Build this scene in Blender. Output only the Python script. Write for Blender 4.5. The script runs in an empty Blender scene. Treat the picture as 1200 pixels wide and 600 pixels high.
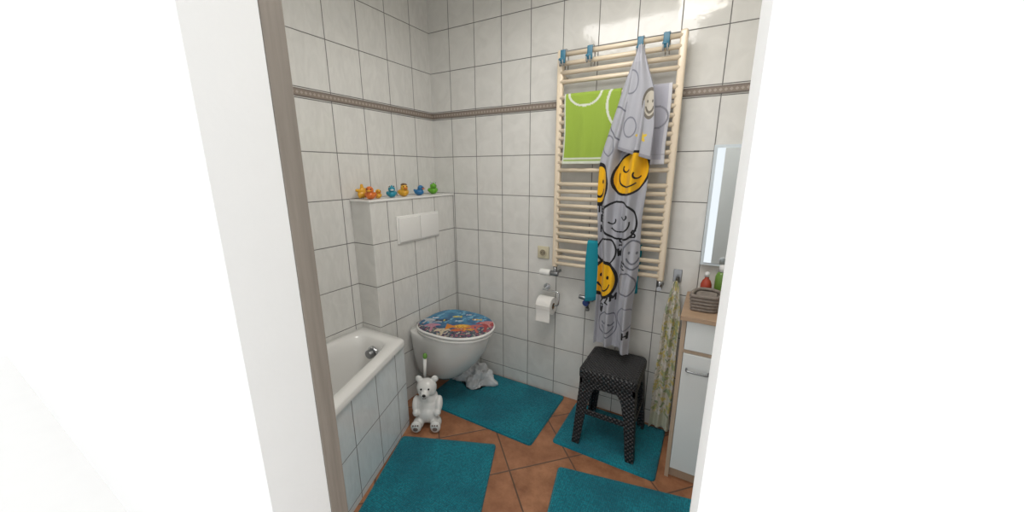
import bpy, bmesh, math, random
import numpy as np
from mathutils import Vector, Matrix, noise as mnoise
random.seed(4)
S=bpy.context.scene
COL=S.collection
# ------------------------------------------------------------------ helpers
def lin(r,g,b):
    def f(v):
        v/=255.
        return v/12.92 if v<=.04045 else ((v+.055)/1.055)**2.4
    return (f(r),f(g),f(b),1)
def node(nt,t,**k):
    n=nt.nodes.new(t)
    for a,b in k.items(): setattr(n,a,b)
    return n
def M(nt,op,a,b=None,c=None):
    n=nt.nodes.new('ShaderNodeMath'); n.operation=op
    for i,v in enumerate((a,b,c)):
        if v is None: continue
        if isinstance(v,(int,float)): n.inputs[i].default_value=v
        else: nt.links.new(v,n.inputs[i])
    return n.outputs[0]
def newmat(name):
    m=bpy.data.materials.new(name); m.use_nodes=True
    nt=m.node_tree; p=nt.nodes['Principled BSDF']
    return m,nt,p
def mixc(nt,f,a,b):
    n=nt.nodes.new('ShaderNodeMix'); n.data_type='RGBA'
    if isinstance(f,(int,float)): n.inputs[0].default_value=f
    else: nt.links.new(f,n.inputs[0])
    for i,v in ((6,a),(7,b)):
        if isinstance(v,tuple): n.inputs[i].default_value=v
        else: nt.links.new(v,n.inputs[i])
    return n.outputs[2]
def mat(name,rgb,rough=.5,metal=0,var=.06,nscale=8,bump=0,bscale=60,coat=0,emit=None,stretch=None,sheen=0,sss=0):
    m,nt,p=newmat(name)
    c=lin(*rgb)
    tc=node(nt,'ShaderNodeTexCoord'); src=tc.outputs['Object']
    if stretch:
        mp=node(nt,'ShaderNodeMapping'); mp.inputs['Scale'].default_value=stretch
        nt.links.new(src,mp.inputs[0]); src=mp.outputs[0]
    n=node(nt,'ShaderNodeTexNoise'); n.inputs['Scale'].default_value=nscale; n.inputs['Detail'].default_value=4
    nt.links.new(src,n.inputs['Vector'])
    d=tuple(max(0,x*(1-var*2.2)) for x in c[:3])+(1,); e=tuple(min(1,x*(1+var*1.2)) for x in c[:3])+(1,)
    nt.links.new(mixc(nt,n.outputs[0],d,e),p.inputs['Base Color'])
    p.inputs['Roughness'].default_value=rough; p.inputs['Metallic'].default_value=metal
    p.inputs['Coat Weight'].default_value=coat
    if sheen: p.inputs['Sheen Weight'].default_value=sheen
    if emit:
        p.inputs['Emission Color'].default_value=c; p.inputs['Emission Strength'].default_value=emit
    if bump:
        b=node(nt,'ShaderNodeBump'); b.inputs['Strength'].default_value=bump; b.inputs['Distance'].default_value=.004
        n2=node(nt,'ShaderNodeTexNoise'); n2.inputs['Scale'].default_value=bscale; n2.inputs['Detail'].default_value=3
        nt.links.new(src,n2.inputs['Vector']); nt.links.new(n2.outputs[0],b.inputs['Height']); nt.links.new(b.outputs[0],p.inputs['Normal'])
    return m
def colmat(name,rough=.9,bump=.5,bscale=250,sheen=.2):
    m,nt,p=newmat(name)
    a=node(nt,'ShaderNodeAttribute'); a.attribute_name='Col'
    nt.links.new(a.outputs['Color'],p.inputs['Base Color'])
    p.inputs['Roughness'].default_value=rough
    p.inputs['Sheen Weight'].default_value=sheen
    if bump:
        tc=node(nt,'ShaderNodeTexCoord')
        b=node(nt,'ShaderNodeBump'); b.inputs['Strength'].default_value=bump; b.inputs['Distance'].default_value=.003
        n2=node(nt,'ShaderNodeTexNoise'); n2.inputs['Scale'].default_value=bscale
        nt.links.new(tc.outputs['Object'],n2.inputs['Vector']); nt.links.new(n2.outputs[0],b.inputs['Height']); nt.links.new(b.outputs[0],p.inputs['Normal'])
    return m
def emp(name,loc=(0,0,0)):
    o=bpy.data.objects.new(name,None); o.location=loc; o.empty_display_size=.05; COL.objects.link(o); return o
def finish(o,m=None,parent=None,smooth=False):
    if o.name not in COL.objects: COL.objects.link(o)
    if m: o.data.materials.append(m)
    if smooth:
        for p in o.data.polygons: p.use_smooth=True
    if parent:
        o.parent=parent; o.matrix_parent_inverse=Matrix.Translation(-Vector(parent.location))
    return o
def frombm(name,bm,m=None,parent=None,smooth=False):
    me=bpy.data.meshes.new(name); bmesh.ops.recalc_face_normals(bm,faces=bm.faces); bm.to_mesh(me); bm.free()
    return finish(bpy.data.objects.new(name,me),m,parent,smooth)
def box(name,lo,hi,m=None,parent=None,bevel=0,seg=2):
    bm=bmesh.new(); bmesh.ops.create_cube(bm,size=1)
    for v in bm.verts:
        v.co=Vector([(lo[i]+hi[i])/2+v.co[i]*(hi[i]-lo[i]) for i in range(3)])
    if bevel: bmesh.ops.bevel(bm,geom=bm.edges[:],offset=bevel,segments=seg,affect='EDGES',profile=.5)
    return frombm(name,bm,m,parent,bevel>0 and seg>2)
def hexa(name,bot,top,m,parent,bevel=0):
    bm=bmesh.new(); b=[bm.verts.new(p) for p in bot]; t=[bm.verts.new(p) for p in top]; n=len(b)
    bm.faces.new(b[::-1]); bm.faces.new(t)
    for i in range(n): bm.faces.new((b[i],b[(i+1)%n],t[(i+1)%n],t[i]))
    if bevel: bmesh.ops.bevel(bm,geom=bm.edges[:],offset=bevel,segments=3,affect='EDGES',profile=.5)
    return frombm(name,bm,m,parent)
def cyl(name,a,b,r,m=None,parent=None,r2=None,seg=24,bevel=0):
    a=Vector(a);b=Vector(b);d=b-a
    bm=bmesh.new(); bmesh.ops.create_cone(bm,cap_ends=True,segments=seg,radius1=r,radius2=r if r2 is None else r2,depth=d.length)
    if bevel: 
        ed=[e for e in bm.edges if len(e.link_faces)==2 and any(len(f.verts)>4 for f in e.link_faces)]
        bmesh.ops.bevel(bm,geom=ed,offset=bevel,segments=3,affect='EDGES',profile=.5)
    q=d.to_track_quat('Z','Y').to_matrix().to_4x4(); q.translation=(a+b)/2
    bmesh.ops.transform(bm,matrix=q,verts=bm.verts)
    o=frombm(name,bm,m,parent,False)
    for p in o.data.polygons: p.use_smooth=len(p.vertices)<=4
    return o
def sph(name,c,r,m=None,parent=None,rot=None,sub=3):
    if isinstance(r,(int,float)): r=(r,r,r)
    bm=bmesh.new(); bmesh.ops.create_icosphere(bm,subdivisions=sub,radius=1)
    T=Matrix.Translation(c)@(rot or Matrix.Identity(4))@Matrix.Diagonal((*r,1))
    bmesh.ops.transform(bm,matrix=T,verts=bm.verts)
    return frombm(name,bm,m,parent,True)
def tube(name,pts,r,m,parent=None,cyc=False,res=6):
    cu=bpy.data.curves.new(name,'CURVE'); cu.dimensions='3D'; cu.bevel_depth=r; cu.bevel_resolution=4; cu.use_fill_caps=True
    sp=cu.splines.new('NURBS' if len(pts)>2 else 'POLY'); sp.points.add(len(pts)-1)
    for i,p in enumerate(pts): sp.points[i].co=(*p,1)
    if len(pts)>2: sp.order_u=3; sp.use_endpoint_u=not cyc; sp.resolution_u=res
    sp.use_cyclic_u=cyc
    t=bpy.data.objects.new('t',cu); COL.objects.link(t)
    me=bpy.data.meshes.new_from_object(t); bpy.data.objects.remove(t)
    o=bpy.data.objects.new(name,me); return finish(o,m,parent,True)
def loft(name,rings,m,parent=None,capb=True,capt=True,smooth=True,sub=0):
    bm=bmesh.new(); R=[[bm.verts.new(p) for p in r] for r in rings]; n=len(R[0])
    for a,b in zip(R,R[1:]):
        for i in range(n): bm.faces.new((a[i],a[(i+1)%n],b[(i+1)%n],b[i]))
    if capb: bm.faces.new(R[0][::-1])
    if capt: bm.faces.new(R[-1])
    o=frombm(name,bm,m,parent,smooth)
    if sub:
        md=o.modifiers.new('s','SUBSURF'); md.levels=md.render_levels=sub
    return o
def grid(name,X,Y,Z,C,m,parent=None,thick=.003,off=0):
    nv,nu=X.shape; me=bpy.data.meshes.new(name)
    co=np.stack([X,Y,Z],-1).reshape(-1,3)
    idx=np.arange(nv*nu).reshape(nv,nu)
    F=np.stack([idx[:-1,:-1],idx[:-1,1:],idx[1:,1:],idx[1:,:-1]],-1).reshape(-1,4)
    me.from_pydata(co.tolist(),[],F.tolist()); me.update()
    if C is not None:
        at=me.color_attributes.new('Col','FLOAT_COLOR','POINT')
        cc=np.ones((nv*nu,4)); s=C.reshape(-1,3)/255.; cc[:,:3]=np.where(s<=.04045,s/12.92,((s+.055)/1.055)**2.4)
        at.data.foreach_set('color',cc.ravel().astype(np.float32))
    o=finish(bpy.data.objects.new(name,me),m,parent,True)
    if thick:
        md=o.modifiers.new('th','SOLIDIFY'); md.thickness=thick; md.offset=off
    return o
def join(name,objs,m,parent=None,remesh=0,smooth_it=0):
    bm=bmesh.new()
    for o in objs:
        bm.from_mesh(o.data)
    for o in objs: bpy.data.objects.remove(o)
    o=frombm(name,bm,m,parent,True)
    if remesh:
        r=o.modifiers.new('r','REMESH'); r.mode='VOXEL'; r.voxel_size=remesh; r.use_smooth_shade=True
        if smooth_it:
            s=o.modifiers.new('s','SMOOTH'); s.iterations=smooth_it; s.factor=.6
    return o
# ------------------------------------------------------------------ tile material
def tilemat(name,axis,off,w=.2,h=.25,zoff=.093,band=True,tone=(219,218,214)):
    m,nt,p=newmat(name)
    tc=node(nt,'ShaderNodeTexCoord'); sx=node(nt,'ShaderNodeSeparateXYZ'); nt.links.new(tc.outputs['Object'],sx.inputs[0])
    A=sx.outputs[axis]; Z=sx.outputs[2]
    if band: Z=M(nt,'SUBTRACT',Z,M(nt,'MULTIPLY',M(nt,'GREATER_THAN',Z,1.868),.05))
    def line(v,o,s):
        q=M(nt,'DIVIDE',M(nt,'SUBTRACT',v,o-10*s),s); fr=M(nt,'FRACT',q)
        return M(nt,'MULTIPLY',M(nt,'MINIMUM',fr,M(nt,'SUBTRACT',1.,fr)),s),M(nt,'FLOOR',q)
    d1,i1=line(A,off,w); d2,i2=line(Z,zoff,h)
    d=M(nt,'MINIMUM',d1,d2)
    mr=node(nt,'ShaderNodeMapRange'); mr.interpolation_type='SMOOTHSTEP'
    nt.links.new(d,mr.inputs[0]); mr.inputs[1].default_value=.0012; mr.inputs[2].default_value=.0028
    mask=mr.outputs[0]
    cx=node(nt,'ShaderNodeCombineXYZ'); nt.links.new(i1,cx.inputs[0]); nt.links.new(i2,cx.inputs[1])
    wn=node(nt,'ShaderNodeTexWhiteNoise'); nt.links.new(cx.outputs[0],wn.inputs[0])
    sc=node(nt,'ShaderNodeVectorMath',operation='MULTIPLY_ADD'); nt.links.new(wn.outputs['Color'],sc.inputs[0]); sc.inputs[1].default_value=(5,5,5); nt.links.new(tc.outputs['Object'],sc.inputs[2])
    mpp=node(nt,'ShaderNodeMapping'); mpp.inputs['Rotation'].default_value=(.5,.6,.6); mpp.inputs['Scale'].default_value=(1,3,1); nt.links.new(sc.outputs[0],mpp.inputs[0])
    n=node(nt,'ShaderNodeTexNoise'); n.inputs['Scale'].default_value=9; n.inputs['Detail'].default_value=5; n.inputs['Distortion'].default_value=1.2
    nt.links.new(mpp.outputs[0],n.inputs['Vector'])
    r=node(nt,'ShaderNodeMapRange'); nt.links.new(n.outputs[0],r.inputs[0]); r.inputs[1].default_value=.35; r.inputs[2].default_value=.65
    c1=lin(*[t-4 for t in tone]); c2=lin(*[min(255,t+4) for t in tone])
    tile=mixc(nt,r.outputs[0],c1,c2)
    nt.links.new(mixc(nt,mask,lin(112,110,108),tile),p.inputs['Base Color'])
    nt.links.new(M(nt,'SUBTRACT',.85,M(nt,'MULTIPLY',mask,.75)),p.inputs['Roughness'])
    wv=node(nt,'ShaderNodeTexNoise'); wv.inputs['Scale'].default_value=16; wv.inputs['Detail'].default_value=3; nt.links.new(mpp.outputs[0],wv.inputs['Vector'])
    b=node(nt,'ShaderNodeBump'); b.inputs['Strength'].default_value=.7; b.inputs['Distance'].default_value=.0025
    nt.links.new(M(nt,'ADD',mask,M(nt,'MULTIPLY',wv.outputs[0],1.)),b.inputs['Height']); nt.links.new(b.outputs[0],p.inputs['Normal'])
    return m
T_back=tilemat('tile_back',0,.16)
T_left=tilemat('tile_left',1,.08)
T_box=tilemat('tile_box',1,.05)
T_apron=tilemat('tile_apron',1,.10,w=.188,h=.25,zoff=.035,band=False,tone=(222,227,229))
paint=mat('white_wall_paint',(248,248,247),.8,var=.01,bump=.1,bscale=120)
ceilm=mat('ceiling_paint',(240,240,238),.9,var=.01)
def floormat():
    m,nt,p=newmat('terracotta_tile')
    tc=node(nt,'ShaderNodeTexCoord'); sx=node(nt,'ShaderNodeSeparateXYZ'); nt.links.new(tc.outputs['Object'],sx.inputs[0])
    k=.70711; u=M(nt,'MULTIPLY',M(nt,'ADD',sx.outputs[0],sx.outputs[1]),k); v=M(nt,'MULTIPLY',M(nt,'SUBTRACT',sx.outputs[1],sx.outputs[0]),k)
    s=.33
    def line(v,o):
        q=M(nt,'DIVIDE',M(nt,'SUBTRACT',v,o-20*s),s); fr=M(nt,'FRACT',q)
        return M(nt,'MULTIPLY',M(nt,'MINIMUM',fr,M(nt,'SUBTRACT',1.,fr)),s),M(nt,'FLOOR',q)
    d1,i1=line(u,.396); d2,i2=line(v,1.485)
    mr=node(nt,'ShaderNodeMapRange'); mr.interpolation_type='SMOOTHSTEP'; nt.links.new(M(nt,'MINIMUM',d1,d2),mr.inputs[0]); mr.inputs[1].default_value=.002; mr.inputs[2].default_value=.005
    mask=mr.outputs[0]
    cx=node(nt,'ShaderNodeCombineXYZ'); nt.links.new(i1,cx.inputs[0]); nt.links.new(i2,cx.inputs[1])
    wn=node(nt,'ShaderNodeTexWhiteNoise'); nt.links.new(cx.outputs[0],wn.inputs[0])
    n=node(nt,'ShaderNodeTexNoise'); n.inputs['Scale'].default_value=9; n.inputs['Detail'].default_value=7; n.inputs['Roughness'].default_value=.65; nt.links.new(tc.outputs['Object'],n.inputs['Vector'])
    r=node(nt,'ShaderNodeMapRange'); nt.links.new(n.outputs[0],r.inputs[0]); r.inputs[1].default_value=.3; r.inputs[2].default_value=.7
    c=mixc(nt,r.outputs[0],lin(126,80,54),lin(188,134,98))
    c=mixc(nt,M(nt,'MULTIPLY',wn.outputs[0],.35),c,lin(150,98,70))
    nt.links.new(mixc(nt,mask,lin(98,76,62),c),p.inputs['Base Color'])
    p.inputs['Roughness'].default_value=.38
    b=node(nt,'ShaderNodeBump'); b.inputs['Strength'].default_value=.6; b.inputs['Distance'].default_value=.003
    nt.links.new(M(nt,'ADD',mask,M(nt,'MULTIPLY',n.outputs[0],.4)),b.inputs['Height']); nt.links.new(b.outputs[0],p.inputs['Normal'])
    return m
# ------------------------------------------------------------------ room
RW=.36
RX=.015
box('floor',(-1.95,.28,-.1),(RW+.14,2.2,0),floormat())
box('hall_floor',(-5,-2,-.1),(3,.28,0),mat('hall_floor_tile',(244,243,241),.5,var=.01))
box('ceiling',(-1.95,.28,2.62),(RW+.14,2.2,2.72),ceilm)
box('wall_back',(-1.95,2.055,0),(RW+.14,2.2,2.62),T_back)
box('wall_left',(-1.95,.44,0),(-1.81,2.055,2.62),T_left)
box('wall_right',(RW,.44,0),(RW+.14,2.055,2.62),tilemat('tile_right',1,.08))
wf=emp('wall_front',(-1.3,.33,0))
box('hall_wall_piece',(-5,.28,0),(-.735,.398,2.62),paint,wf)
box('inner_piece',(-1.95,.398,0),(-.80,.44,2.62),paint,wf)
box('lintel',(-.735,.28,2.1),(RX,.44,2.62),paint,wf)
box('right_piece',(RX,.28,0),(3,.44,2.62),paint,wf)
wood=mat('door_frame_wood',(150,141,131),.55,var=.16,nscale=6,stretch=(14,14,.7),bump=.2,bscale=12)
box('door_frame',(-.80,.399,0),(-.734,.441,2.1),wood,bevel=.002)
def bandmat(name,axis):
    m,nt,p=newmat(name)
    tc=node(nt,'ShaderNodeTexCoord'); sx=node(nt,'ShaderNodeSeparateXYZ'); nt.links.new(tc.outputs['Object'],sx.inputs[0])
    A=sx.outputs[axis]; Z=M(nt,'SUBTRACT',sx.outputs[2],1.868)
    tri=M(nt,'ABSOLUTE',M(nt,'SUBTRACT',M(nt,'FRACT',M(nt,'DIVIDE',M(nt,'ADD',A,10.),.022)),.5))
    dia=M(nt,'ADD',M(nt,'MULTIPLY',tri,.022),M(nt,'ABSOLUTE',Z))
    f=M(nt,'LESS_THAN',dia,.008)
    edge=M(nt,'GREATER_THAN',M(nt,'ABSOLUTE',Z),.011)
    n=node(nt,'ShaderNodeTexNoise'); n.inputs['Scale'].default_value=50; nt.links.new(tc.outputs['Object'],n.inputs['Vector'])
    c=mixc(nt,f,lin(140,128,118),lin(172,163,152))
    c=mixc(nt,edge,c,lin(122,112,105))
    c=mixc(nt,M(nt,'MULTIPLY',n.outputs[0],.25),c,lin(120,105,95))
    nt.links.new(c,p.inputs['Base Color']); p.inputs['Roughness'].default_value=.35
    return m
box('trim_1',(-1.81,2.049,1.850),(RW,2.056,1.887),bandmat('band_b',0),bevel=.003)
box('trim_2',(-1.811,.44,1.850),(-1.804,2.049,1.887),bandmat('band_l',1),bevel=.003)
# ------------------------------------------------------------------ cistern box
cb=emp('wall_cistern',(-1.73,1.69,0))
box('tiled_body',(-1.81,1.33,0),(-1.65,2.055,1.330),T_box,cb,bevel=.002)
white=mat('white_plastic',(232,231,228),.25,var=.01)
box('ledge',(-1.81,1.322,1.330),(-1.642,2.055,1.343),white,cb,bevel=.003)
fp=emp('flush_plate',(-1.64,1.69,1.15))
box('frame',(-1.6499,1.505,1.065),(-1.640,1.875,1.235),white,fp,bevel=.004,seg=3)
box('button_large',(-1.641,1.515,1.075),(-1.631,1.69,1.225),white,fp,bevel=.004,seg=3)
box('button_small',(-1.641,1.694,1.075),(-1.631,1.865,1.225),white,fp,bevel=.004,seg=3)
# ------------------------------------------------------------------ tub
tub=emp('bathtub',(-1.6,.9,0))
acr=mat('tub_acrylic',(232,231,228),.12,var=.01,coat=.5)
def aprx(y): return -1.47+(1.33-y)*.37
ap0,ap1=(aprx(1.328),1.328),(aprx(.445),.445)
hexa('apron_base',[(-1.805,1.328,0),(-1.805,.445,0),(ap1[0],ap1[1],0),(ap0[0],ap0[1],0)],
     [(-1.805,1.328,.12),(-1.805,.445,.12),(ap1[0],ap1[1],.12),(ap0[0],ap0[1],.12)],T_apron,tub)
hexa('apron_panel',[(ap0[0]-.03,1.328,.12),(ap1[0]-.03,.445,.12),(ap1[0],.445,.12),(ap0[0],1.328,.12)],
     [(ap0[0]-.03,1.328,.54),(ap1[0]-.03,.445,.54),(ap1[0],.445,.54),(ap0[0],1.328,.54)],T_apron,tub)
def tubring(x0,yn,yf,inset,z,p=5):
    r=[];N=96
    for i in range(N):
        a=2*math.pi*i/N; cx,cy=math.cos(a),math.sin(a)
        sx=math.copysign(abs(cx)**(2/p),cx); sy=math.copysign(abs(cy)**(2/p),cy)
        y=(yn+yf)/2+sy*(yf-yn)/2
        xr=aprx(y)+.015-inset
        x=(x0+xr)/2+sx*(xr-x0)/2
        r.append((x,y,z))
    return r
rs=[tubring(-1.808,.446,1.328,0,.535,40),tubring(-1.808,.446,1.328,0,.562,40),tubring(-1.802,.452,1.322,.006,.570,30),
    tubring(-1.755,.50,1.265,.065,.570,7),tubring(-1.745,.51,1.25,.078,.560,6),tubring(-1.735,.52,1.235,.09,.50,5),
    tubring(-1.72,.55,1.20,.105,.36,4.5),tubring(-1.70,.60,1.14,.125,.21,4),tubring(-1.66,.66,1.07,.16,.165,3.5),tubring(-1.60,.75,.98,.22,.155,3)]
loft('tub_shell',rs,acr,tub,capb=False,capt=True)
chrome=mat('chrome',(205,207,210),.12,1,var=.03)
chromed=mat('satin_metal',(150,152,155),.3,1,var=.05)
cyl('overflow_plate',(-1.60,1.232,.50),(-1.60,1.215,.498),.036,chrome,tub,bevel=.004,seg=32)
cyl('overflow_knob',(-1.60,1.216,.498),(-1.60,1.185,.495),.026,chromed,tub,bevel=.006,seg=32)
# ------------------------------------------------------------------ toilet
toi=emp('toilet',(-1.4,1.69,0))
cer=mat('ceramic',(226,225,222),.1,var=.01,coat=.6)
def egg(xb,xf,hw,z,yc=1.695,pb=3.2,N=72,xm=None):
    r=[]; xm=xm if xm is not None else xb+(xf-xb)*.48
    for i in range(N):
        a=2*math.pi*i/N; c,s=math.cos(a),math.sin(a)
        if c>=0: x=xm+(xf-xm)*c; y=yc+hw*math.copysign(abs(s)**.95,s)
        else:
            x=xm-(xm-xb)*abs(c)**(2/pb); y=yc+hw*math.copysign(abs(s)**(2/pb),s)
        r.append((x,y,z))
    return r
W=-1.648
prof=[(.150,-1.42,.075),(.156,-1.385,.10),(.19,-1.335,.125),(.25,-1.275,.147),(.32,-1.215,.165),(.39,-1.17,.180),(.46,-1.148,.190),(.495,-1.145,.191),(.502,-1.155,.185)]
loft('bowl',[egg(W,xf,hw,z,pb=5) for z,xf,hw in prof],cer,toi)
seatm=mat('seat_white',(230,229,226),.2,var=.01)
def slab(name,xb,xf,hw,z0,z1,m,par,e=.006):
    return loft(name,[egg(xb+e,xf-e,hw-e,z0),egg(xb,xf,hw,z0+e*.6),egg(xb,xf,hw,z1-e*.6),egg(xb+e,xf-e,hw-e,z1)],m,par)
slab('seat_ring',-1.605,-1.118,.202,.503,.521,seatm,toi)
slab('lid_base',-1.609,-1.113,.204,.524,.542,seatm,toi,.007)
for y in(1.62,1.76): cyl('hinge',(-1.620,y-.02,.520),(-1.620,y+.02,.520),.014,chrome,toi,bevel=.003)
zc=.5425
ring=np.array(egg(-1.601,-1.121,.197,zc,N=360))
# regular grid mapped to the disc so the print has even resolution
n_=230
a_=np.linspace(-1,1,n_)[None,:].repeat(n_,0); b_=np.linspace(-1,1,n_)[:,None].repeat(n_,1)
mx=np.maximum(abs(a_),abs(b_)); hy=np.hypot(a_,b_)+1e-9
th_=np.arctan2(b_,a_)
ux_=np.cos(th_); uy_=np.sin(th_); rad_=mx
cen=np.array([-1.371,1.695,zc])
ra=np.arctan2(ring[:,1]-cen[1],ring[:,0]-cen[0]); rl=np.hypot(ring[:,1]-cen[1],ring[:,0]-cen[0]); o_=np.argsort(ra)
RL=np.interp(th_,ra[o_],rl[o_],period=2*math.pi)
X=cen[0]+ux_*RL*rad_; Y=cen[1]+uy_*RL*rad_; Z=zc+.004*(1-rad_**4)+.0006
def vn(X,Y,s,seed=0,octv=3):
    f=X.ravel();g=Y.ravel();o=np.empty(f.size)
    for i in range(f.size): o[i]=mnoise.fractal(Vector((f[i]*s,g[i]*s,seed)),.7,2.1,octv)
    return o.reshape(X.shape)
cs,ss=.8695,.494
dx,dy=X-cen[0],Y-cen[1]
iu=(dx*cs+dy*ss)/.235; iv=(-dx*ss+dy*cs)/.205
n1=vn(X,Y,16,1);n2=vn(X,Y,60,5);n3=vn(X,Y,34,9)
C=np.zeros(X.shape+(3,))
def put(mask,c): C[mask]=c
deep=np.array([20,66,108]);lt=np.array([74,148,186])
g=np.clip(.40+.40*iv+.45*n1,0,1)[...,None]; C[:]=deep*(1-g)+lt*g
# light rays from the surface
ray=np.sin((iu*2.2-iv*1.1)*6+n1*2); put((ray>.75)&(iv>.0)&(n3>-.1),(104,170,200))
# reef along the lower edge and the sides
reef=iv<(-.42+.30*n1+.35*np.abs(iu)**2)
put(reef,(24,46,66)); put(reef&(n2>.08),(56,84,96)); put(reef&(n3>.25),(150,92,104)); put(reef&(n3<-.30),(176,164,150)); put(reef&(n2<-.35),(96,62,100))
def fish(a,b,r,c,fl=1,c2=None):
    u=(iu-a)*fl; v=iv-b
    put((u/r)**2+(v/(r*.6))**2<1,c)
    put((u<-.7*r)&(u>-1.7*r)&(abs(v)<(-u-.7*r)*.75+.1*r),c)
    if c2: put(((u/r)**2+(v/(r*.6))**2<1)&(abs(u-.2*r)<.16*r),c2)
    put(((u-.6*r)**2+(v-.1*r)**2)<(.12*r)**2,(20,20,24))
def branch(a,b,ang,l,w,c,d=0):
    e,f=a+l*math.cos(ang),b+l*math.sin(ang)
    vx,vy=e-a,f-b; q=np.clip(((iu-a)*vx+(iv-b)*vy)/(vx*vx+vy*vy),0,1)
    put(np.hypot(iu-a-q*vx,iv-b-q*vy)<w,c)
    if d<4:
        for s_ in(-.5,.08,.55): branch(e,f,ang+s_+random.uniform(-.15,.15),l*.68,w*.78,c,d+1)
branch(.80,-.62,1.5,.26,.040,(158,52,56)); branch(.62,-.70,1.9,.20,.034,(190,92,82)); branch(.93,-.30,1.9,.16,.03,(196,120,120))
branch(-.80,-.25,1.2,.20,.034,(152,160,170)); branch(-.62,-.55,1.6,.18,.032,(176,120,140)); branch(-.92,.0,1.2,.14,.026,(180,186,190))
branch(-.30,-.85,1.6,.16,.03,(190,176,150))
# big orange / yellow turtle-like fish
fish(.17,-.30,.25,(206,126,34),1); 
put((((iu-.15)/.17)**2+((iv+.27)/.11)**2<1+.5*n2),(230,180,62)); put((((iu-.15)/.17)**2+((iv+.27)/.11)**2<1)&(n2>.25),(150,86,30))
fish(.05,-.55,.14,(196,96,36),-1); fish(.42,-.52,.10,(214,150,52),1)
fish(-.40,.18,.13,(22,46,84),1,(200,190,90)); fish(-.08,.46,.10,(214,196,70),-1); fish(.50,.22,.10,(216,170,60),-1,(240,240,240)); fish(-.62,.40,.07,(210,214,220),1); fish(.30,.62,.06,(212,216,222),1); fish(.08,.12,.08,(180,200,214),1)
grid('lid_print',X,Y,Z,C,colmat('lid_print_mat',.18,0,sheen=0),toi,thick=0)
# ------------------------------------------------------------------ cloth by toilet
cl=bmesh.new(); bmesh.ops.create_icosphere(cl,subdivisions=6,radius=1)
for v in cl.verts:
    a=math.atan2(v.co.y,v.co.x)
    n=mnoise.fractal(v.co*1.5+Vector((3,1,2)),.9,2,4)
    h=max(v.co.z,-.03)
    r=1+.20*math.sin(5*a+1)*(1-abs(v.co.z))+.28*n
    k=1-.30*h
    v.co=Vector((-1.405+v.co.x*.150*r*k+.04*h,1.905+v.co.y*.105*r*k+.02*h,.0165+.115*(h+.03)*(1+.6*n)))
frombm('crumpled_cleaning_cloth',cl,mat('cloth_white',(216,218,220),.28,var=.20,nscale=22),None,True)
# ------------------------------------------------------------------ bath mats
def chenille(name):
    m,nt,p=newmat(name)
    tc=node(nt,'ShaderNodeTexCoord'); 
    v=node(nt,'ShaderNodeTexVoronoi'); v.inputs['Scale'].default_value=105; v.inputs['Randomness'].default_value=.35; nt.links.new(tc.outputs['Object'],v.inputs['Vector'])
    n=node(nt,'ShaderNodeTexNoise'); n.inputs['Scale'].default_value=5; n.inputs['Detail'].default_value=5; nt.links.new(tc.outputs['Object'],n.inputs['Vector'])
    r=node(nt,'ShaderNodeMapRange'); nt.links.new(n.outputs[0],r.inputs[0]); r.inputs[1].default_value=.36; r.inputs[2].default_value=.62
    c=mixc(nt,r.outputs[0],lin(0,118,136),lin(8,156,172))
    r2=node(nt,'ShaderNodeMapRange'); nt.links.new(v.outputs['Distance'],r2.inputs[0]); r2.inputs[1].default_value=.15; r2.inputs[2].default_value=.8
    c=mixc(nt,r2.outputs[0],c,lin(0,92,110)); nt.links.new(c,p.inputs['Base Color'])
    p.inputs['Roughness'].default_value=.95; p.inputs['Sheen Weight'].default_value=.1
    b=node(nt,'ShaderNodeBump'); b.inputs['Strength'].default_value=.9; b.inputs['Distance'].default_value=.006; b.invert=True
    nt.links.new(v.outputs['Distance'],b.inputs['Height']); nt.links.new(b.outputs[0],p.inputs['Normal'])
    return m
chm=chenille('teal_chenille')
def rug(name,A,ang,L,Wd,seed=0):
    ux,uy=math.cos(ang),math.sin(ang); vx,vy=uy,-ux
    n=60;k=40
    bm=bmesh.new(); G=[]
    for j in range(k+1):
        row=[]
        for i in range(n+1):
            a=i/n*L; b=j/k*Wd
            rc=.02; da=min(a,L-a); db=min(b,Wd-b)
            if da<rc and db<rc:
                q=math.hypot(rc-da,rc-db)
                if q>rc:
                    f=rc/q; na=rc-(rc-da)*f; nb=rc-(rc-db)*f
                    a=na if a<L/2 else L-na; b=nb if b<Wd/2 else Wd-nb
            x=A[0]+ux*a+vx*b; y=A[1]+uy*a+vy*b
            e=min(1,min(da,db)/.012)
            w=.0015*mnoise.noise(Vector((x*6,y*6,seed)))
            z=.006+.009*math.sqrt(max(0,1-(1-e)**2))+w
            row.append(bm.verts.new((x,y,z)))
        G.append(row)
    for j in range(k):
        for i in range(n): bm.faces.new((G[j][i],G[j][i+1],G[j+1][i+1],G[j+1][i]))
    r=bmesh.ops.extrude_edge_only(bm,edges=[e for e in bm.edges if e.is_boundary])
    for v in [g for g in r['geom'] if isinstance(g,bmesh.types.BMVert)]: v.co.z=.0005
    return frombm(name,bm,chm,None,True)
rug('bath_mat',(-1.56,2.045),0,.81,.515,1)
rug('bath_mat.001',(-1.43,1.235),.395,.55,.80,2)
rug('bath_mat.002',(-.66,2.03),0,.55,.41,3)
rug('bath_mat.003',(-.56,1.475),.205,.80,.50,4)
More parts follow.
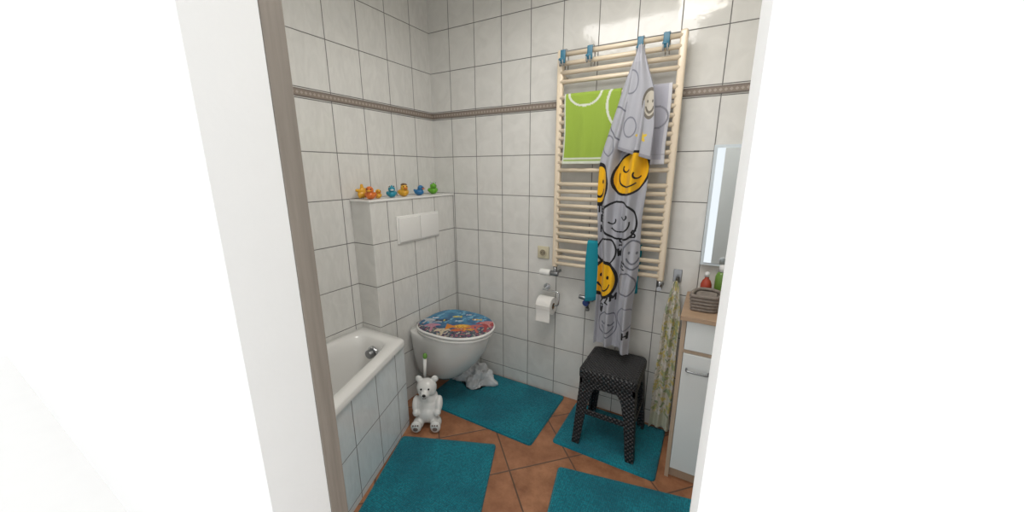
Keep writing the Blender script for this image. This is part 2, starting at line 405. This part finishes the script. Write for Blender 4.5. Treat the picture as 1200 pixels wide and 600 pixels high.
# ------------------------------------------------------------------ towel radiator
rad=emp('towel_radiator',(-.52,1.97,.94))
cream=mat('radiator_enamel',(228,212,188),.28,var=.02,coat=.3)
XL,XR=-.815,-.215
for nm,x in(('rail_a',XL),('rail_b',XR)):
    box(nm,(x-.017,1.955,.93),(x+.017,1.99,2.125),cream,rad,bevel=.010,seg=4)
bars=[2.10,2.055,2.01,1.965]+[1.885-.0425*i for i in range(10)]+[1.425-.041*i for i in range(9)]+[1.035,.995,.955]
for i,z in enumerate(bars): cyl('bar_%d'%(i+1),(XL+.005,1.965,z),(XR-.005,1.965,z),.0118,cream,rad,seg=16)
for x in(XL,XR):
    for z in(1.0,2.0): cyl('bracket',(x,1.985,z),(x,2.056,z),.011,cream,rad)
cyl('valve_stub_l',(XL,1.972,.93),(XL,1.972,.875),.012,chromed,rad)
cyl('valve_body_l',(XL+.02,1.972,.885),(XL-.03,1.972,.885),.017,chromed,rad,bevel=.003)
cyl('thermostat_head',(XL-.03,1.972,.885),(XL-.10,1.972,.885),.022,seatm,rad,r2=.020,bevel=.004)
cyl('valve_pipe_l',(XL,1.972,.885),(XL,2.056,.885),.009,chromed,rad)
cyl('valve_stub_r',(XR,1.972,.93),(XR,1.972,.885),.013,chromed,rad)
cyl('valve_body_r',(XR,1.955,.890),(XR,2.056,.890),.012,chromed,rad)
hkb=mat('hook_teal_rubber',(50,110,135),.4); 
def hook(x,nm='over_bar_hook'):
    h=emp(nm,(x,1.95,2.08))
    for dxx in(-.009,.009):
        tube('hook_wire',[(x+dxx,1.990,2.03),(x+dxx,1.992,2.08),(x+dxx,1.985,2.118),(x+dxx,1.965,2.124),(x+dxx,1.945,2.118),(x+dxx,1.938,2.08),(x+dxx,1.937,2.045),(x+dxx,1.920,2.030),(x+dxx,1.908,2.045),(x+dxx,1.905,2.06)],.0035,chrome,h)
    box('hook_pad',(x-.014,1.930,2.05),(x+.014,1.937,2.115),hkb,h,bevel=.003,seg=3)
    sph('hook_tip',(x,1.906,2.062),(.014,.006,.008),hkb,h)
for x in(-.79,-.645,-.40,-.285): hook(x)
# ------------------------------------------------------------------ towels
terry=colmat('terry_towel',.95,.6,300,sheen=.05)
def flat_towel(name,x0,x1,ztop,zf,zb,colf,ybar=1.965,nf=3,amp=.006,skew=0,seed=0):
    nv,nu=150,110
    s=np.linspace(0,1,nu)[None,:].repeat(nv,0); t=np.linspace(0,1,nv)[:,None].repeat(nu,1)
    R=.0165; lb=ztop-zb; lf=ztop-zf; arc=math.pi*R; tot=lb+arc+lf; d=t*tot
    th=np.clip((d-lb)/arc,0,1)*math.pi
    Y=ybar+R*np.cos(th); Z=ztop+R*np.sin(th)
    Z=np.where(d<lb,ztop-(lb-d),Z); Z=np.where(d>lb+arc,ztop-(d-lb-arc),Z)
    fr=np.clip((d-lb-arc)/lf,0,1)
    Y=Y-fr**.6*(amp*(1.2+np.sin(s*nf*6.28+seed)))
    Z=Z+skew*(s-.5)*fr
    X=x0+(x1-x0)*s+.004*np.sin(t*9+seed)
    C=colf(X,Z,s,fr,d>lb)
    return grid(name,X,Y,Z,C,terry,None,.005,0)
def cgreen(X,Z,s,fr,front):
    C=np.zeros(X.shape+(3,)); C[:]=(146,172,66)
    w=np.array((208,212,198))
    C[(fr>.90)&front]=w; C[(fr>.925)&(fr<.955)]=(150,174,90)
    r=np.hypot(X+.665,(Z-1.905)*1.25); C[(abs(r-.088)<.006)&front]=w
    r=np.hypot(X+.40,(Z-1.83)); C[(abs(r-.145)<.006)&front]=w
    C[(s<.02)]=w
    return C
flat_towel('green_towel',-.775,-.475,1.885,1.535,1.62,cgreen,seed=1)
def cgray(X,Z,s,fr,front):
    C=np.zeros(X.shape+(3,)); C[:]=(178,178,190); 
    C[(s>.93)]=(205,205,212); C[(fr>.93)&front]=(205,205,212); C[(fr>.86)&(fr<.88)]=(160,160,172)
    r=np.hypot(X+.30,Z-1.75); C[abs(r-.05)<.004]=(140,140,150)
    return C
flat_towel('grey_towel',-.46,-.245,1.885,1.53,1.66,cgray,seed=3,skew=.0)
def cteal(X,Z,s,fr,front):
    C=np.zeros(X.shape+(3,)); C[:]=(20,140,158); C[(fr>.93)&front]=(10,120,140); return C
flat_towel('teal_hand_towel',-.615,-.325,1.097,.80,.90,cteal,seed=5,skew=.10)
# hooded towel
prof=[(2.065,-.397,-.380),(2.02,-.412,-.365),(1.95,-.435,-.340),(1.86,-.462,-.308),(1.70,-.505,-.294),(1.55,-.545,-.300),(1.38,-.547,-.308),(1.27,-.540,-.320),(1.02,-.522,-.314),(.80,-.520,-.332),(.54,-.520,-.328)]
pz=np.array([p[0] for p in prof])[::-1]; pl=np.array([p[1] for p in prof])[::-1]; pr=np.array([p[2] for p in prof])[::-1]
nv,nu=760,280
s=np.linspace(0,1,nu)[None,:].repeat(nv,0); t=np.linspace(0,1,nv)[:,None].repeat(nu,1)
Z=2.065+( .548-2.065)*t
def sm(x,xp,fp):
    w=np.array([.1,.2,.4,.2,.1]); o=np.zeros_like(x)
    for k,ww in zip((-.06,-.03,0,.03,.06),w): o+=ww*np.interp(x+k,xp,fp)
    return o
L=sm(Z,pz,pl); Rr=sm(Z,pz,pr); 
X=L+(Rr-L)*s
amp=np.clip(t*6,0.15,1)*.024
ph=s*2*math.pi*2.1+1.2*np.sin(t*4)+.5
Y=1.878+amp*(np.sin(ph)+.5*np.sin(s*2*math.pi*4.3+t*5+2))
Y=Y-.022*np.clip((t-.0)*3,0,1)
Y=Y+.028*np.clip(1-t*10,0,1)
Z=Z+.02*np.sin(s*3.1)*np.clip((t-.85)*7,0,1)-.03*s*np.clip((t-.9)*10,0,1)
BG=(168,169,177)
def towelcolor(X,Z,hood=False):
    C=np.zeros(X.shape+(3,)); C[:]=BG
    K=(22,22,26);Yl=(232,176,18)
    def disk(cx,cz,rx,rz,fill,ow=.007,face=None,k=K,rot=0,fk=None):
        ca,sa=math.cos(rot),math.sin(rot)
        a0=(X-cx); b0=(Z-cz); a=(a0*ca+b0*sa)/rx; b=(-a0*sa+b0*ca)/rz
        r=min(rx,rz); d=np.hypot(a,b); fk=fk or k
        C[d<1]=fill; C[abs(d-1)*r<ow*.5]=k
        if face:
            for ex in(-.38,.38):
                de=np.hypot(a-ex,b-.15)
                if face=='sleep': C[(abs(de-.20)*r<.003)&(b<.15)&(d<1)]=fk
                else: C[(de<.11)]=fk
            C[(abs(d-.62)*r<.003)&(b<-.2)]=fk
    def seg(pts,w=.0042,k=K):
        for (a,b),(c,e) in zip(pts,pts[1:]):
            vx,vz=c-a,e-b; q=np.clip(((X-a)*vx+(Z-b)*vz)/(vx*vx+vz*vz),0,1)
            C[np.hypot(X-a-q*vx,Z-b-q*vz)<w]=k
    g1=(104,106,116); g2=(122,124,134)
    if hood:
        disk(-.318,1.80,.030,.062,(186,180,168),.007,'dot',(110,104,96))
        disk(-.41,1.90,.035,.05,BG,.005,None,g2)
        disk(-.40,1.70,.030,.045,BG,.005,None,g2)
        cx,cz=-.345,1.655
        C[(np.hypot(X-cx,Z-cz)<.020*(1+.35*np.cos(5*(np.arctan2(X-cx,Z-cz)))))]=(214,184,70)
        return C
    disk(-.45,1.72,.05,.09,BG,.006,None,g1,.5)
    disk(-.50,1.62,.03,.05,BG,.005,None,g2,.2)
    disk(-.385,1.485,.078,.110,Yl,.009,'sleep',rot=-.5)
    disk(-.535,1.43,.046,.100,Yl,.009,'dot')
    disk(-.425,1.25,.084,.098,BG,.009,'sleep',rot=.4)
    disk(-.345,1.08,.045,.075,BG,.006,'dot',g1)
    disk(-.482,1.085,.050,.070,BG,.007,None)
    disk(-.485,.930,.062,.100,Yl,.011,'dot')
    disk(-.37,.92,.045,.06,BG,.006,None,g1)
    disk(-.45,.68,.05,.07,BG,.005,'sleep',g1)
    disk(-.36,.73,.04,.06,BG,.005,None,g2)
    def glyph(ch,cx,cz,h=.034):
        w=h*.55
        G={'H':[[(0,0),(0,1)],[(1,0),(1,1)],[(0,.5),(1,.5)]],'E':[[(1,0),(0,0),(0,1),(1,1)],[(0,.5),(.8,.5)]],
           'S':[[(1,1),(.2,1),(0,.75),(.2,.52),(.8,.48),(1,.25),(.8,0),(0,0)]],'W':[[(0,1),(.25,0),(.5,.7),(.75,0),(1,1)]],'T':[[(0,1),(1,1)],[(.5,0),(.5,1)]],
           'Z':[[(0,1),(1,1),(0,0),(1,0)]],'N':[[(0,0),(0,1),(1,0),(1,1)]],'M':[[(0,0),(0,1),(.5,.4),(1,1),(1,0)]]}
        for l in G[ch]: seg([(cx+a*w,cz+b*h) for a,b in l])
    for ch,a,b in(('T',-.542,1.290),('H',-.518,1.290),('E',-.520,1.240),('S',-.420,1.120),('W',-.425,1.065),('N',-.520,1.185),('Z',-.500,.790),('W',-.500,.745),('Z',-.47,.80),('E',-.40,1.00),('M',-.44,.82),('S',-.36,1.17),('H',-.36,.62)): glyph(ch,a,b)
    return C
grid('hooded_towel',X,Y,Z,towelcolor(X,Z),terry,None,.004,0)
ht=bpy.data.objects['hooded_towel']
s=np.linspace(0,1,150)[None,:].repeat(320,0); t=np.linspace(0,1,320)[:,None].repeat(150,1)
zb=1.605-.055*s
Z2=2.06+(zb-2.06)*t; L2=np.interp(Z2,pz,pl); R2=np.interp(Z2,pz,pr)
xa=L2+(R2-L2)*.28; xb=R2+.004
X2=xa+(xb-xa)*s
Y2=1.846-.014*np.sin(s*3.14)-.006*np.sin(s*12+t*3)+.035*np.clip(1-t*6,0,1)
C2=towelcolor(X2,Z2,True)
C2[(t>.97)|(s<.03)|(s>.975)]=(140,140,148)
ho=grid('hood',X2,Y2,Z2,C2,terry,None,.004,0)
ho.parent=ht
# ------------------------------------------------------------------ socket, paper holder, valve
so=emp('wall_socket',(-.93,2.05,.99)); ivory=mat('ivory_plastic',(206,198,172),.35,var=.02); dark=mat('dark_hole',(60,56,50),.6)
box('plate',(-.972,2.045,.95),(-.892,2.056,1.03),ivory,so,bevel=.004,seg=3)
cyl('well_rim',(-.932,2.046,.99),(-.932,2.040,.99),.026,ivory,so,bevel=.002,seg=32)
cyl('well',(-.932,2.041,.99),(-.932,2.0392,.99),.020,mat('socket_inner',(140,130,110),.5),so,seg=32)
for a in(-.009,.009): cyl('pin_hole',(-.932+a,2.04,.99),(-.932+a,2.0385,.99),.003,dark,so)
tp=emp('toilet_paper_holder',(-.87,2.0,.68))
cyl('wall_rose',(-.90,2.056,.765),(-.90,2.044,.765),.022,chrome,tp,bevel=.002)
tube('arm',[(-.90,2.045,.765),(-.90,2.0,.765),(-.90,1.985,.765),(-.86,1.985,.765),(-.80,1.985,.765),(-.79,1.985,.75),(-.79,1.985,.69),(-.80,1.985,.67),(-.85,1.985,.67),(-.935,1.985,.67)],.005,chrome,tp)
pap=mat('tissue',(232,230,226),.95,var=.02,bump=.2)
def ringx(x,r,N=48): return [(x,1.985+r*math.cos(2*math.pi*i/N),.665+r*math.sin(2*math.pi*i/N)) for i in range(N)]
roll=loft('paper_roll',[ringx(-.925,.022),ringx(-.925,.055),ringx(-.922,.058),ringx(-.828,.058),ringx(-.825,.055),ringx(-.825,.022),ringx(-.925,.022)],pap,tp,False,False,smooth=False)
loft('cardboard_core',[ringx(-.924,.0215),ringx(-.826,.0215)],mat('cardboard',(150,125,98),.9),tp,False,False)
u=np.linspace(0,1,10)[None].repeat(30,0); w=np.linspace(0,1,30)[:,None].repeat(10,1)
grid('loose_sheet',-.924+.098*u,1.985-.0595+.006*np.sin(w*3),.68-.11*w+0*u,None,pap,tp,.001)
va=emp('shutoff_valve',(-.62,2.0,.74))
cyl('rose',(-.61,2.056,.735),(-.61,2.047,.735),.025,chrome,va,bevel=.002)
cyl('body',(-.61,2.05,.735),(-.61,1.985,.735),.011,chrome,va)
cyl('outlet',(-.61,2.0,.735),(-.61,2.0,.69),.009,chrome,va)
cyl('cap',(-.61,2.0,.69),(-.61,2.0,.675),.013,chromed,va)
cyl('handle',(-.61,1.985,.735),(-.61,1.955,.735),.020,mat('valve_handle',(40,60,120),.35),va,seg=10,bevel=.003)
cyl('handle_side',(-.62,2.0,.75),(-.665,2.0,.755),.013,chromed,va,bevel=.002)
# ------------------------------------------------------------------ stool
st=emp('rattan_stool',(-.39,1.83,0))
def weave():
    m,nt,p=newmat('black_rattan_plastic')
    tc=node(nt,'ShaderNodeTexCoord'); sx=node(nt,'ShaderNodeSeparateXYZ'); nt.links.new(tc.outputs['Object'],sx.inputs[0])
    def sn(o,k): return M(nt,'SINE',M(nt,'MULTIPLY',o,k))
    a=M(nt,'ADD',sx.outputs[0],sx.outputs[1])
    k=300
    w1=M(nt,'MULTIPLY',sn(a,k*.9),sn(sx.outputs[2],k*.9))
    w2=M(nt,'MULTIPLY',sn(sx.outputs[0],k),sn(sx.outputs[1],k))
    geo=node(nt,'ShaderNodeNewGeometry'); s2=node(nt,'ShaderNodeSeparateXYZ'); nt.links.new(geo.outputs['True Normal'],s2.inputs[0])
    up=M(nt,'GREATER_THAN',s2.outputs[2],.7)
    h=M(nt,'ADD',M(nt,'MULTIPLY',w1,M(nt,'SUBTRACT',1.,up)),M(nt,'MULTIPLY',w2,up))
    c=mixc(nt,M(nt,'MULTIPLY_ADD',h,.5,.5),lin(16,16,18),lin(52,52,55)); nt.links.new(c,p.inputs['Base Color'])
    p.inputs['Roughness'].default_value=.42
    b=node(nt,'ShaderNodeBump'); b.inputs['Strength'].default_value=1; b.inputs['Distance'].default_value=.003; nt.links.new(h,b.inputs['Height']); nt.links.new(b.outputs[0],p.inputs['Normal'])
    return m
wm=weave(); cx,cy=-.392,1.832; mz=.015
def sq(h,z,r=.03,N=6):
    pts=[]
    for k,(a,b) in enumerate(((1,1),(-1,1),(-1,-1),(1,-1))):
        for i in range(N+1):
            an=math.pi/2*(k+i/N); pts.append((cx+a*(h-r)+r*math.cos(an),cy+b*(h-r)+r*math.sin(an),z))
    return pts
loft('seat',[sq(.149,.415),sq(.153,.420),sq(.153,.458),sq(.148,.470),sq(.135,.473),sq(.128,.470)],wm,st,smooth=False)
def hs(z): return .168-(.168-.142)*(z-mz)/(.42-mz)
for k,(a,b) in enumerate(((1,1),(-1,1),(-1,-1),(1,-1))):
    R=[]
    for z,wd in((mz+.001,.040),(.05,.044),(.15,.048),(.25,.055),(.33,.068),(.38,.092),(.42,.125)):
        h=hs(z); tk=.014; 
        P_=[(h,h),(h-wd,h),(h-wd,h-tk),(h-tk,h-tk),(h-tk,h-wd),(h,h-wd)]
        R.append([(cx+a*q[0],cy+b*q[1],z) for q in P_])
    loft('leg_%d'%(k+1),R,wm,st,smooth=False)
h=hs(.385)
for nm,lo,hi in(('skirt_f',(cx-h,cy-h,.370),(cx+h,cy-h+.012,.418)),('skirt_b',(cx-h,cy+h-.012,.370),(cx+h,cy+h,.418)),('skirt_l',(cx-h,cy-h,.370),(cx-h+.012,cy+h,.418)),('skirt_r',(cx+h-.012,cy-h,.370),(cx+h,cy+h,.418))):
    box(nm,lo,hi,wm,st)
h=hs(.22)
for nm,lo,hi in(('rail_f',(cx-h+.03,cy-h+.002,.205),(cx+h-.03,cy-h+.012,.235)),('rail_b',(cx-h+.03,cy+h-.012,.205),(cx+h-.03,cy+h-.002,.235)),('rail_l',(cx-h+.002,cy-h+.03,.205),(cx-h+.012,cy+h-.03,.235)),('rail_r',(cx+h-.012,cy-h+.03,.205),(cx+h-.002,cy+h-.03,.235))):
    box(nm,lo,hi,wm,st,bevel=.003)
# ------------------------------------------------------------------ polar bear brush holder
B0=Vector((-1.385,1.415,0))
be=emp('bear_toilet_brush_holder',B0)
fx=Vector((.50,-.866,0)); lx=Vector((.866,.50,0))
KB=1.04
def bl(f,l,z): return B0+fx*f*KB+lx*l*KB+Vector((0,0,z*KB))
RM=Matrix((( fx.x,lx.x,0,0),(fx.y,lx.y,0,0),(0,0,1,0),(0,0,0,1)))
ps=[]
def bp(f,l,z,r,tilt=None):
    rot=RM@tilt if tilt else RM
    ps.append(sph('p',bl(f,l,z),tuple(q*KB for q in r),None,None,rot))
RY=lambda d:Matrix.Rotation(math.radians(d),4,'Y'); RX=lambda d:Matrix.Rotation(math.radians(d),4,'X')
bp(0,0,.095,(.068,.074,.095)); bp(0,0,.155,(.052,.058,.06)); bp(.018,0,.08,(.064,.062,.065))
bp(.008,-.004,.232,(.052,.058,.052)); bp(.052,-.004,.218,(.032,.028,.024)); bp(.018,-.03,.215,(.03,.025,.025)); bp(.018,.026,.215,(.03,.025,.025))
for q in(-1,1):
    bp(-.002,q*.046-.004,.278,(.013,.021,.021))
    bp(.03,q*.066,.138,(.024,.022,.048),RY(-35)); bp(.058,q*.060,.100,(.022,.021,.022))
    bp(.060,q*.050,.034,(.050,.032,.034)); bp(.098,q*.054,.038,(.020,.031,.037))
bear=join('bear_body',ps,cer,be,.004,5)
blk=mat('glazed_black',(20,18,18),.2)
for q in(-1,1): sph('eye',bl(.055,q*.021-.004,.246),.0058,blk,be)
sph('nose',bl(.083,-.004,.224),(.008,.011,.008),blk,be,RM)
tube('mouth',[bl(.078,-.014,.207),bl(.083,-.009,.203),bl(.084,-.004,.208),bl(.083,.001,.203),bl(.078,.006,.207)],.0014,blk,be)
pawc=mat('paw_glaze',(120,105,98),.3)
for q in(-1,1):
    sph('paw_pad',bl(.116,q*.054,.034),(.004,.014,.013),pawc,be,RM)
    for j in(-1,0,1): sph('toe_pad',bl(.114,q*.054+j*.013,.056),(.004,.005,.005),pawc,be,RM)
cyl('brush_collar',bl(-.055,-.03,.17),bl(-.055,-.03,.24),.020,white,be)
cyl('brush_handle',bl(-.055,-.03,.23),bl(-.05,-.02,.385),.0085,white,be,r2=.011)
sph('brush_knob',bl(-.049,-.018,.395),(.014,.014,.020),mat('green_cap',(110,160,70),.4),be)
# ------------------------------------------------------------------ bath toys
ztop=1.343
orange=mat('toy_orange',(214,112,40),.35);yel=mat('toy_yellow',(226,170,50),.35);tealt=mat('toy_teal',(30,140,165),.3);blu=mat('toy_blue',(30,110,165),.3);grn=mat('toy_green',(100,170,40),.3);brn=mat('toy_brown',(110,84,50),.5);wh=mat('toy_white',(225,225,225),.3)
def duck(name,x,y,body,beak,ang,k=1.,cap=None,ears=False,bigeyes=False):
    k*=1.28
    e=emp(name,(x,y,ztop)); f=Vector((math.cos(ang),math.sin(ang),0)); l=Vector((-f.y,f.x,0)); O=Vector((x,y,ztop))
    R=Matrix(((f.x,l.x,0,0),(f.y,l.y,0,0),(0,0,1,0),(0,0,0,1)))
    P_=lambda a,b,c:O+f*a*k+l*b*k+Vector((0,0,c*k))
    q=[sph('b',P_(0,0,.019),(.030*k,.023*k,.019*k),None,None,R),sph('b',P_(-.026,0,.027),(.012*k,.010*k,.008*k),None,None,R@RY(35)),
       sph('b',P_(.012,0,.043),(.0175*k,)*3,None,None,R),sph('b',P_(-.004,.020,.022),(.017*k,.007*k,.011*k),None,None,R),sph('b',P_(-.004,-.020,.022),(.017*k,.007*k,.011*k),None,None,R)]
    if ears: q+= [sph('b',P_(.012,s_*.011,.060),.006*k) for s_ in(-1,1)]
    join('body',q,body,e,.0022,3)
    sph('beak',P_(.030,0,.040),(.010*k,.009*k,.004*k),beak,e,R)
    for s_ in(-1,1):
        if bigeyes:
            sph('eyeball',P_(.018,s_*.010,.058),.0065*k,wh,e); sph('pupil',P_(.0235,s_*.010,.059),.003*k,blk,e)
        else: sph('eye',P_(.0265,s_*.008,.048),.003*k,blk,e)
    if cap: 
        sph('cap',P_(.010,0,.056),(.015*k,.015*k,.008*k),cap,e,R)
sf=emp('starfish_bath_toy',(-1.755,1.375,ztop))
q=[sph('b',(-1.755,1.375,ztop+.026),(.022,.032,.020))]
for i in range(5):
    a=i*2*math.pi/5+.4; p=Vector((-1.755,1.375+.038*math.cos(a),ztop+.042+.034*math.sin(a)))
    q.append(cyl('b',(-1.755,1.375,ztop+.042),p,.017,None,None,r2=.008,seg=12)); q.append(sph('b',p,.009))
join('star_body',q,yel,sf,.003,4)
duck('orange_bath_toy',-1.69,1.375,orange,yel,-.9,.95)
duck('rubber_duck',-1.715,1.445,yel,orange,-.3,.7)
duck('teal_bath_toy',-1.70,1.535,tealt,wh,-.6,.9,cap=tealt,bigeyes=True)
duck('rubber_duck.001',-1.71,1.64,yel,orange,-.4,1.0,cap=brn)
duck('blue_duck_toy',-1.70,1.765,blu,orange,.2,.85)
duck('frog_bath_toy',-1.71,1.91,grn,grn,-.6,1.0,ears=True,bigeyes=True)
# ------------------------------------------------------------------ wall hook with floral cloth
wh_=emp('tile_hook',(-.135,2.04,.95))
box('plate',(-.160,2.049,.915),(-.118,2.056,.985),chromed,wh_,bevel=.002)
tube('hook',[(-.139,2.049,.935),(-.139,2.03,.925),(-.139,2.022,.93),(-.139,2.02,.95)],.004,chromed,wh_)
nv,nu=260,90
s=np.linspace(0,1,nu)[None,:].repeat(nv,0); t=np.linspace(0,1,nv)[:,None].repeat(nu,1)
wd=.014+.062*np.clip(t*4,0,1)**.7+.035*t
xc=-.139-.010*t
X=xc+(s-.5)*wd*(1+.05*np.sin(t*12)); Z=.935-.905*t+.012*np.sin(s*3.1)*t
Y=2.008-.014*np.sin(s*2*math.pi*2.2+t*2)*np.clip(t*5,.2,1)-.01
f1=vn(s*1.0,t*7,3,2);f2=vn(s*1.2,t*8,4,8)
C=np.zeros(X.shape+(3,)); C[:]=(206,200,186); C[f1>.28]=(170,174,128); C[f2>.30]=(202,188,122); C[(f1<-.3)]=(220,216,208); C[(f2<-.40)]=(146,160,128)
C[t>.90]=(196,196,176)
grid('floral_apron_cloth',X,Y,Z,C,colmat('floral_cotton',.9,.2,sheen=0),None,.002)
# ------------------------------------------------------------------ cabinet
ca=emp('washbasin_cabinet',(.12,1.86,0))
oak=mat('cabinet_oak',(186,164,142),.5,var=.10,nscale=5,stretch=(10,10,.8),bump=.12,bscale=14)
oakh=mat('cabinet_oak_top',(178,150,124),.5,var=.10,nscale=5,stretch=(.8,10,10))
lacq=mat('cabinet_lacquer',(222,226,226),.25,var=.01)
x0,x1,yf,yb=-.075,.345,1.69,2.04
box('side_l',(x0,yf,0),(x0+.018,yb,.85),oak,ca); box('side_r',(x1-.018,yf,0),(x1,yb,.85),oak,ca)
box('top_board',(x0-.008,yf-.02,.85),(x1,yb+.01,.872),oakh,ca,bevel=.002)
box('bottom',(x0+.018,yf+.01,.04),(x1-.018,yb,.06),oak,ca); box('back_panel',(x0+.018,yb-.01,.06),(x1-.018,yb,.85),oak,ca)
box('rail_mid',(x0+.018,yf+.001,.69),(x1-.018,yf+.02,.705),oak,ca)
box('plinth',(x0+.018,yf+.02,0),(x1-.018,yf+.035,.06),oak,ca)
box('drawer_front',(x0+.020,yf-.006,.708),(x1-.020,yf+.012,.846),lacq,ca,bevel=.002)
box('door_front',(x0+.020,yf-.006,.065),(x1-.020,yf+.012,.688),lacq,ca,bevel=.002)
tube('door_handle',[(-.035,yf-.006,.615),(-.035,yf-.028,.615),(-.025,yf-.032,.615),(.045,yf-.032,.615),(.055,yf-.028,.615),(.055,yf-.006,.615)],.005,chromed,ca)
bk=emp('small_storage_basket',(.02,1.82,.874)); bas=mat('basket_grey',(140,130,122),.8,var=.2,nscale=60,bump=.8,bscale=140)
for i in range(5):
    z=.8815+i*.016; e=.002*i
    tube('weave_%d'%i,[(-.045-e,1.76-e,z),(-.03-e,1.76-e,z),(.06+e,1.76-e,z),(.06+e,1.88+e,z),(-.045-e,1.88+e,z),(-.045-e,1.76-e,z)],.0085,bas,bk)
box('basket_inner',(-.035,1.766,.874),(.05,1.87,.94),bas,bk)
def lathe(name,c,pr,m,par,N=28): return loft(name,[[(c[0]+r*math.cos(2*math.pi*i/N),c[1]+r*math.sin(2*math.pi*i/N),c[2]+z) for i in range(N)] for r,z in pr],m,par)
bt=emp('soap_bottle',(.0,1.95,.8725))
lathe('bottle',(.0,1.95,.8725),[(.02,0),(.025,.004),(.025,.08),(.018,.10),(.009,.11),(.009,.12)],mat('bottle_red',(176,70,50),.3),bt)
lathe('cap',(.0,1.95,.992),[(.012,0),(.012,.02),(.005,.024)],wh,bt)
bt2=emp('shampoo_bottle',(.062,1.94,.8725))
lathe('bottle',(.062,1.94,.8725),[(.022,0),(.028,.004),(.028,.13),(.02,.15),(.012,.155)],mat('bottle_green',(104,140,60),.3),bt2)
lathe('cap',(.062,1.94,1.027),[(.016,0),(.016,.03),(.006,.034)],wh,bt2)
# mirror
mi=emp('wall_mirror',(.1,2.04,1.3))
box('mirror_frame',(-.040,2.03,1.03),(.345,2.0545,1.62),mat('mirror_frame_white',(215,225,232),.3),mi,bevel=.002)
box('mirror_glass',(-.025,2.026,1.045),(.33,2.0305,1.605),mat('mirror_glass',(225,232,236),.02,1,var=0),mi)
# ------------------------------------------------------------------ lights
lx_,ly_=-.22,1.24
cl_=emp('ceiling_lamp',(lx_,ly_,2.6))
lathe('lamp_base',(lx_,ly_,2.59),[(.10,0),(.11,.01),(.11,.03)],white,cl_)
sph('lamp_globe',(lx_,ly_,2.55),(.13,.13,.055),mat('lamp_glass',(255,248,236),.3,emit=14),cl_)
def area(name,loc,rot,sx,sy,p,c=(1,1,1)):
    d=bpy.data.lights.new(name,'AREA'); d.shape='RECTANGLE'; d.size=sx; d.size_y=sy; d.energy=p; d.color=c
    o=bpy.data.objects.new(name,d); o.location=loc; o.rotation_euler=rot; COL.objects.link(o); return o
area('ceiling_light',(-.6,1.15,2.46),(0,0,0),.7,.6,11.5,(1,.98,.95))
w=bpy.data.worlds.new('world'); S.world=w; w.use_nodes=True
w.node_tree.nodes['Background'].inputs[0].default_value=(.98,.99,1,1); w.node_tree.nodes['Background'].inputs[1].default_value=1.2
S.view_settings.view_transform='Standard'; S.view_settings.look='None'
# ------------------------------------------------------------------ camera
cd=bpy.data.cameras.new('camera'); cd.sensor_width=36; cd.lens=12.6; cd.clip_start=.02
co=bpy.data.objects.new('camera',cd); COL.objects.link(co); co.location=(0,0,1.5)
co.rotation_euler=(math.radians(90)-math.atan(100/420.),0,math.atan(245/431.7)); S.camera=co
